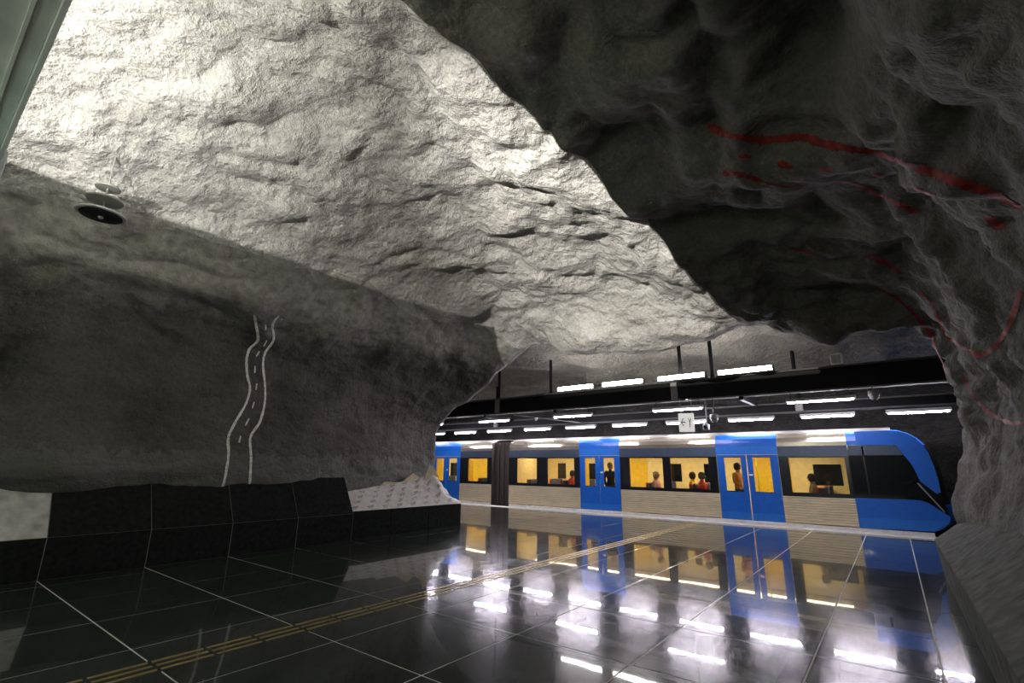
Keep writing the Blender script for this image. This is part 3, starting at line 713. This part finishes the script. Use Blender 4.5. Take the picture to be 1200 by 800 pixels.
    MB().box((xa + .3, Y0 + 1.15, 2.25), (xe - 1.3 * nose - .3, Y0 + 1.7, 2.28)).build('cabin_light', 'cabin', car, off)
    # far side wall with its own dark windows
    m1 = MB(); m1.box((xa, Y1 - .06, -.12), (xe, Y1, 2.3)); m1.build('far_wall', 'cream', car, off)
    for w0, w1 in wins: MB().box((w0 + .30, Y1 - .075, 1.12), (w1 - .30, Y1 - .06, 1.80)).build('far_window', 'dark_glass', car, off)
    for d0, d1 in doors: MB().box((d0 + .1, Y1 - .075, .06), (d1 - .1, Y1 - .06, 2.1)).build('far_door', 'yellow', car, off)
    MB().box((xa, Y0 + .05, .06), (xa + .04, Y1 - .05, 2.3)).build('end_wall', 'cream', car, off)
    if not nose: MB().box((xb, Y0 + .01, -.1), (xb + .009, Y1 - .2, 2.62)).build('end_plate', 'gangway', car, off)
    if not nose: MB().box((xb - .04, Y0 + .05, .06), (xb, Y1 - .05, 2.3)).build('end_wall', 'cream', car, off)
    for d0, d1 in doors:                                             # yellow wind screens and grab poles beside the doors
        for xx in (d0 - .08, d1 + .04): MB().box((xx, Y0 + .12, .06), (xx + .035, Y0 + .85, 1.95)).build('wind_screen', 'yellow', car, off)
        MB().tube(((d0 + d1) / 2, Y0 + 1.4, .06), ((d0 + d1) / 2, Y0 + 1.4, 2.28), .02, 8).build('grab_pole', 'chrome', car, off)
    for w0, w1 in wins:                                              # seats back to back under each window
        cx = (w0 + w1) / 2
        for s in (-1, 1):
            for yy in (Y0 + .12, Y1 - 1.0):
                m = 'seat_red' if s < 0 else 'seat'
                MB().box((cx + s * .08, yy, .42), (cx + s * .50, yy + .85, .54)).build('seat_cushion', m, car, off, bevel=.03)
                MB().box((cx + s * .02, yy, .48), (cx + s * .10, yy + .85, 1.12)).build('seat_back', m, car, off, bevel=.03)
                MB().box((cx + s * .16, yy + .3, .06), (cx + s * .30, yy + .5, .42)).build('seat_post', 'steel_grey', car, off)
    return car
d_front = [(-9.62, -7.92), (-4.52, -2.72)]
w_front = [(-12.65, -11.62), (-11.10, -9.85), (-7.55, -6.32), (-6.05, -4.78), (-2.45, -1.05)]
car1 = make_car('metro_car', 'front metro car with two blue double doors, stainless sides and blue nose', -13.07, .95, d_front, w_front, True)
car2 = make_car('metro_car', 'rear metro car at far left, its blue door beside the covered bench', -24.5, -14.05, [(-17.8, -15.95), (-22.8, -21.0)], [(-15.45, -14.30), (-19.6, -18.2)])
gw = thing('gangway', 'dark ribbed gangway bellows joining the two metro cars', 'gangway', (-13.56, 18.2, -1.05))
for i in range(7): MB().box((-14.035 + i * .137, Y0 + .22 - .05 * (i % 2), -.2), (-14.035 + (i + 1) * .137, Y1 - .2, 2.66)).build('bellows_fold', 'gangway', gw, gw.location)
# nose
off = car1.location
prof = [(.02, 2.68), (.25, 2.655), (.44, 2.58), (.60, 2.45), (.71, 2.28), (.79, 2.08), (.85, 1.75), (.88, 1.4), (.89, 1.1), (.92, .8), (.97, .50), (.93, .36), (.80, .24), (.66, .15)]
def nose_side(y, poly, mat, name, t=.05, parent=car1): return MB().prism(poly, 'y', y, y + t).build(name, mat, parent, off)
belt = [(-.95, .92), (.60, .90), (.93, .56)]
nose_side(Y0, [(-.95, .10), (.62, .13)] + prof[::-1][1:4] + [(.62, .80), (.45, .88), (-.95, .88)], 'blue', 'nose_side_panel')
nose_side(Y0 - .002, [(-.93, .11), (.58, .14), (.90, .36), (.86, .39), (-.93, .36)], 'blue_light', 'nose_skirt', .01)
nose_side(Y0, [(-.95, .88), (.45, .88), (.60, .83), (.42, 1.75), (.16, 2.27), (-.72, 2.29), (-.95, 2.29)], 'dark_glass', 'cab_side_window')
nose_side(Y0 - .004, [(-.62, .92), (-.58, .92), (-.58, 2.25), (-.62, 2.25)], 'band', 'cab_door_post', .01)
nose_side(Y0 - .004, [(-.93, 2.02), (.28, 2.02), (.16, 2.27), (-.93, 2.29)], 'band_blue', 'cab_upper_band', .008)
nose_side(Y0, [(-.72, 2.30), (.16, 2.28), (.42, 1.75), (.52, 1.35), (.80, 1.05), (.88, 1.1)] + prof[7::-1] + [(-.72, 2.68)], 'blue', 'nose_roof_arch')
nose_side(Y0 + .01, [(.52, 1.35), (.60, .83), (.94, .50), (.92, .8), (.88, 1.12), (.80, 1.05)], 'dark_glass', 'corner_window')
nose_side(Y0 - .003, [(.44, 1.30), (.47, 1.32), (.89, .62), (.87, .60)], 'steel_grey', 'window_wiper', .006)
def nose_skin(k0, k1, mat, name):
    ny = 14; vs = []; fs = []
    for x, z in prof[k0:k1 + 1]:
        for j in range(ny):
            v = j / (ny - 1); bulge = .16 * (1 - (2 * v - 1) ** 4) * min(1, (2.7 - z) * 1.4); vs.append((x + bulge, Y0 + .02 + (Y1 - Y0 - .02) * v, z + .10 * (1 - (2*v-1)**2) * max(0, (z - 2.2) * 2)))
    n = k1 - k0 + 1
    fs = [(i*ny+j, i*ny+j+1, (i+1)*ny+j+1, (i+1)*ny+j) for i in range(n-1) for j in range(ny-1)]
    return MB().add(vs, fs).build(name, mat, car1, off, smooth=True)
nose_skin(0, 4, 'blue', 'nose_roof'); nose_skin(4, 9, 'dark_glass', 'windscreen'); nose_skin(9, 13, 'blue', 'nose_front')
MB().box((-.95, Y0 + .05, .06), (-.90, Y1 - .05, 2.3)).build('cab_bulkhead', 'band', car1, off)
MB().prism([(Y0, 2.30), (Y0 + .005, 2.42), (Y0 + .035, 2.54), (Y0 + .10, 2.63), (Y0 + .19, 2.69), (Y0 + .19, 2.6), (Y0 + .05, 2.3)], 'x', -.95, .05).build('nose_cantrail', 'blue', car1, off)

# ------------------------------------------------------------------ passengers
def figure_mesh(pose):
    # joints in metres, +X is the way the figure faces
    if pose == 'stand':
        J = dict(pel=(0,0,.95), chest=(0,0,1.28), neck=(0,0,1.48), head=(.02,0,1.60), top=(.02,0,1.72),
                 hl=(0,.10,.90), kl=(.02,.11,.50), al=(-.01,.11,.09), tl=(.17,.12,.04), hr=(0,-.10,.90), kr=(.03,-.11,.50), ar=(.0,-.11,.09), tr=(.18,-.12,.04),
                 sl=(0,.19,1.42), el=(-.03,.24,1.14), wl=(.06,.23,.90), fl=(.10,.22,.80), sr=(0,-.19,1.42), er=(.02,-.25,1.14), wr=(.20,-.20,1.05), fr=(.28,-.18,1.04))
    else:
        J = dict(pel=(0,0,.56), chest=(-.03,0,.90), neck=(-.02,0,1.10), head=(.01,0,1.22), top=(.01,0,1.34),
                 hl=(.02,.10,.56), kl=(.42,.11,.58), al=(.40,.11,.13), tl=(.57,.12,.08), hr=(.02,-.10,.56), kr=(.42,-.11,.58), ar=(.42,-.11,.13), tr=(.59,-.12,.08),
                 sl=(-.02,.19,1.04), el=(.02,.23,.78), wl=(.24,.16,.70), fl=(.33,.12,.69), sr=(-.02,-.19,1.04), er=(.02,-.23,.78), wr=(.24,-.16,.70), fr=(.33,-.12,.69))
    R = dict(pel=.15, chest=.165, neck=.055, head=.095, top=.075, hl=.095, kl=.065, al=.045, tl=.035, hr=.095, kr=.065, ar=.045, tr=.035, sl=.07, el=.05, wl=.034, fl=.034, sr=.07, er=.05, wr=.034, fr=.034)
    E = 'pel chest,chest neck,neck head,head top,pel hl,hl kl,kl al,al tl,pel hr,hr kr,kr ar,ar tr,chest sl,sl el,el wl,wl fl,chest sr,sr er,er wr,wr fr'
    names = list(J); me = bpy.data.meshes.new('figure')
    me.from_pydata([J[n] for n in names], [tuple(names.index(q) for q in e.split()) for e in E.split(',')], [])
    o = bpy.data.objects.new('figure', me); C.objects.link(o)
    sk = o.modifiers.new('skin', 'SKIN'); sk.use_smooth_shade = True
    for i, n in enumerate(names): me.skin_vertices[0].data[i].radius = (R[n] * (.75 if n in ('pel', 'chest') else 1), R[n]); me.skin_vertices[0].data[i].use_root = (n == 'pel')
    o.modifiers.new('sub', 'SUBSURF').levels = 2
    dg = bpy.context.evaluated_depsgraph_get(); out = bpy.data.meshes.new_from_object(o.evaluated_get(dg)); bpy.data.objects.remove(o)
    return out, J
FIG = {p: figure_mesh(p) for p in ('stand', 'sit')}
def person(pose, loc, face, coat, hairm, label):
    me0, J = FIG[pose]; me = me0.copy(); me.name = 'person'
    me.materials.clear()
    for m in ('skin', coat, 'jeans', 'hair'): me.materials.append(M[m])
    hz = J['neck'][2]; pz = J['pel'][2]
    hands = [Vector(J[k]) for k in ('fl', 'fr')]
    for p in me.polygons:
        c = p.center
        if c.z > hz + .02: p.material_index = 0
        elif any((c - h).length < .07 for h in hands): p.material_index = 0
        elif c.z > pz - .02 and (pose == 'stand' or c.x < .16 or c.z > pz + .10): p.material_index = 1
        elif c.z < .12: p.material_index = 3
        else: p.material_index = 2
        p.use_smooth = True
    o = bpy.data.objects.new('person', me); C.objects.link(o); o.location = loc; o.rotation_euler = (0, 0, face)
    tag(o, label, 'person', 'passengers in the metro train')
    hd = Vector(J['head']); mb = MB()
    mb.lathe((hd.x - .025, 0, hd.z - .02), [(.07, -.06), (.108, .0), (.112, .08), (.095, .14), (.05, .178), (.01, .185)], 16).build('hair', hairm, o, smooth=True)
    for s in (-1, 1):
        MB().lathe((hd.x + .088, s * .034, hd.z + .045), [(.004, -.012), (.012, 0), (.004, .012)], 8).build('eye', 'ink', o)
    MB().add([(hd.x + .09, -.014, hd.z), (hd.x + .09, .014, hd.z), (hd.x + .13, 0, hd.z + .005), (hd.x + .085, 0, hd.z + .05)], [(0,1,2), (1,3,2), (3,0,2), (0,3,1)]).build('nose', 'skin', o)
    MB().box((hd.x + .085, -.025, hd.z - .04), (hd.x + .098, .025, hd.z - .03)).build('mouth', 'red_ink', o)
    return o
person('stand', (-8.56, 17.30, .06), math.pi / 2, 'coat_black', 'hair_fair', 'fair haired person in a black coat standing at the left blue door')
person('stand', (-4.06, 17.45, .06), -.4, 'coat_orange', 'hair', 'person in an orange top standing inside the right blue door')
person('sit', (-10.22, 17.3, .13), 0, 'coat_red', 'hair', 'seated person in red behind the window left of the left door')
person('sit', (-6.70, 17.14, .13), 0, 'coat_pink', 'hair_fair', 'seated fair haired person in pale pink right of the left door')
person('sit', (-5.60, 17.60, .13), math.pi, 'coat_yellow', 'hair', 'seated person in a yellow jacket left of the right door')
person('sit', (-5.12, 17.14, .13), 0, 'coat_red', 'hair', 'seated person in red behind the yellow jacket')
person('sit', (-1.98, 17.3, .13), math.pi, 'coat_tan', 'hair', 'seated person in tan behind the window next to the cab')
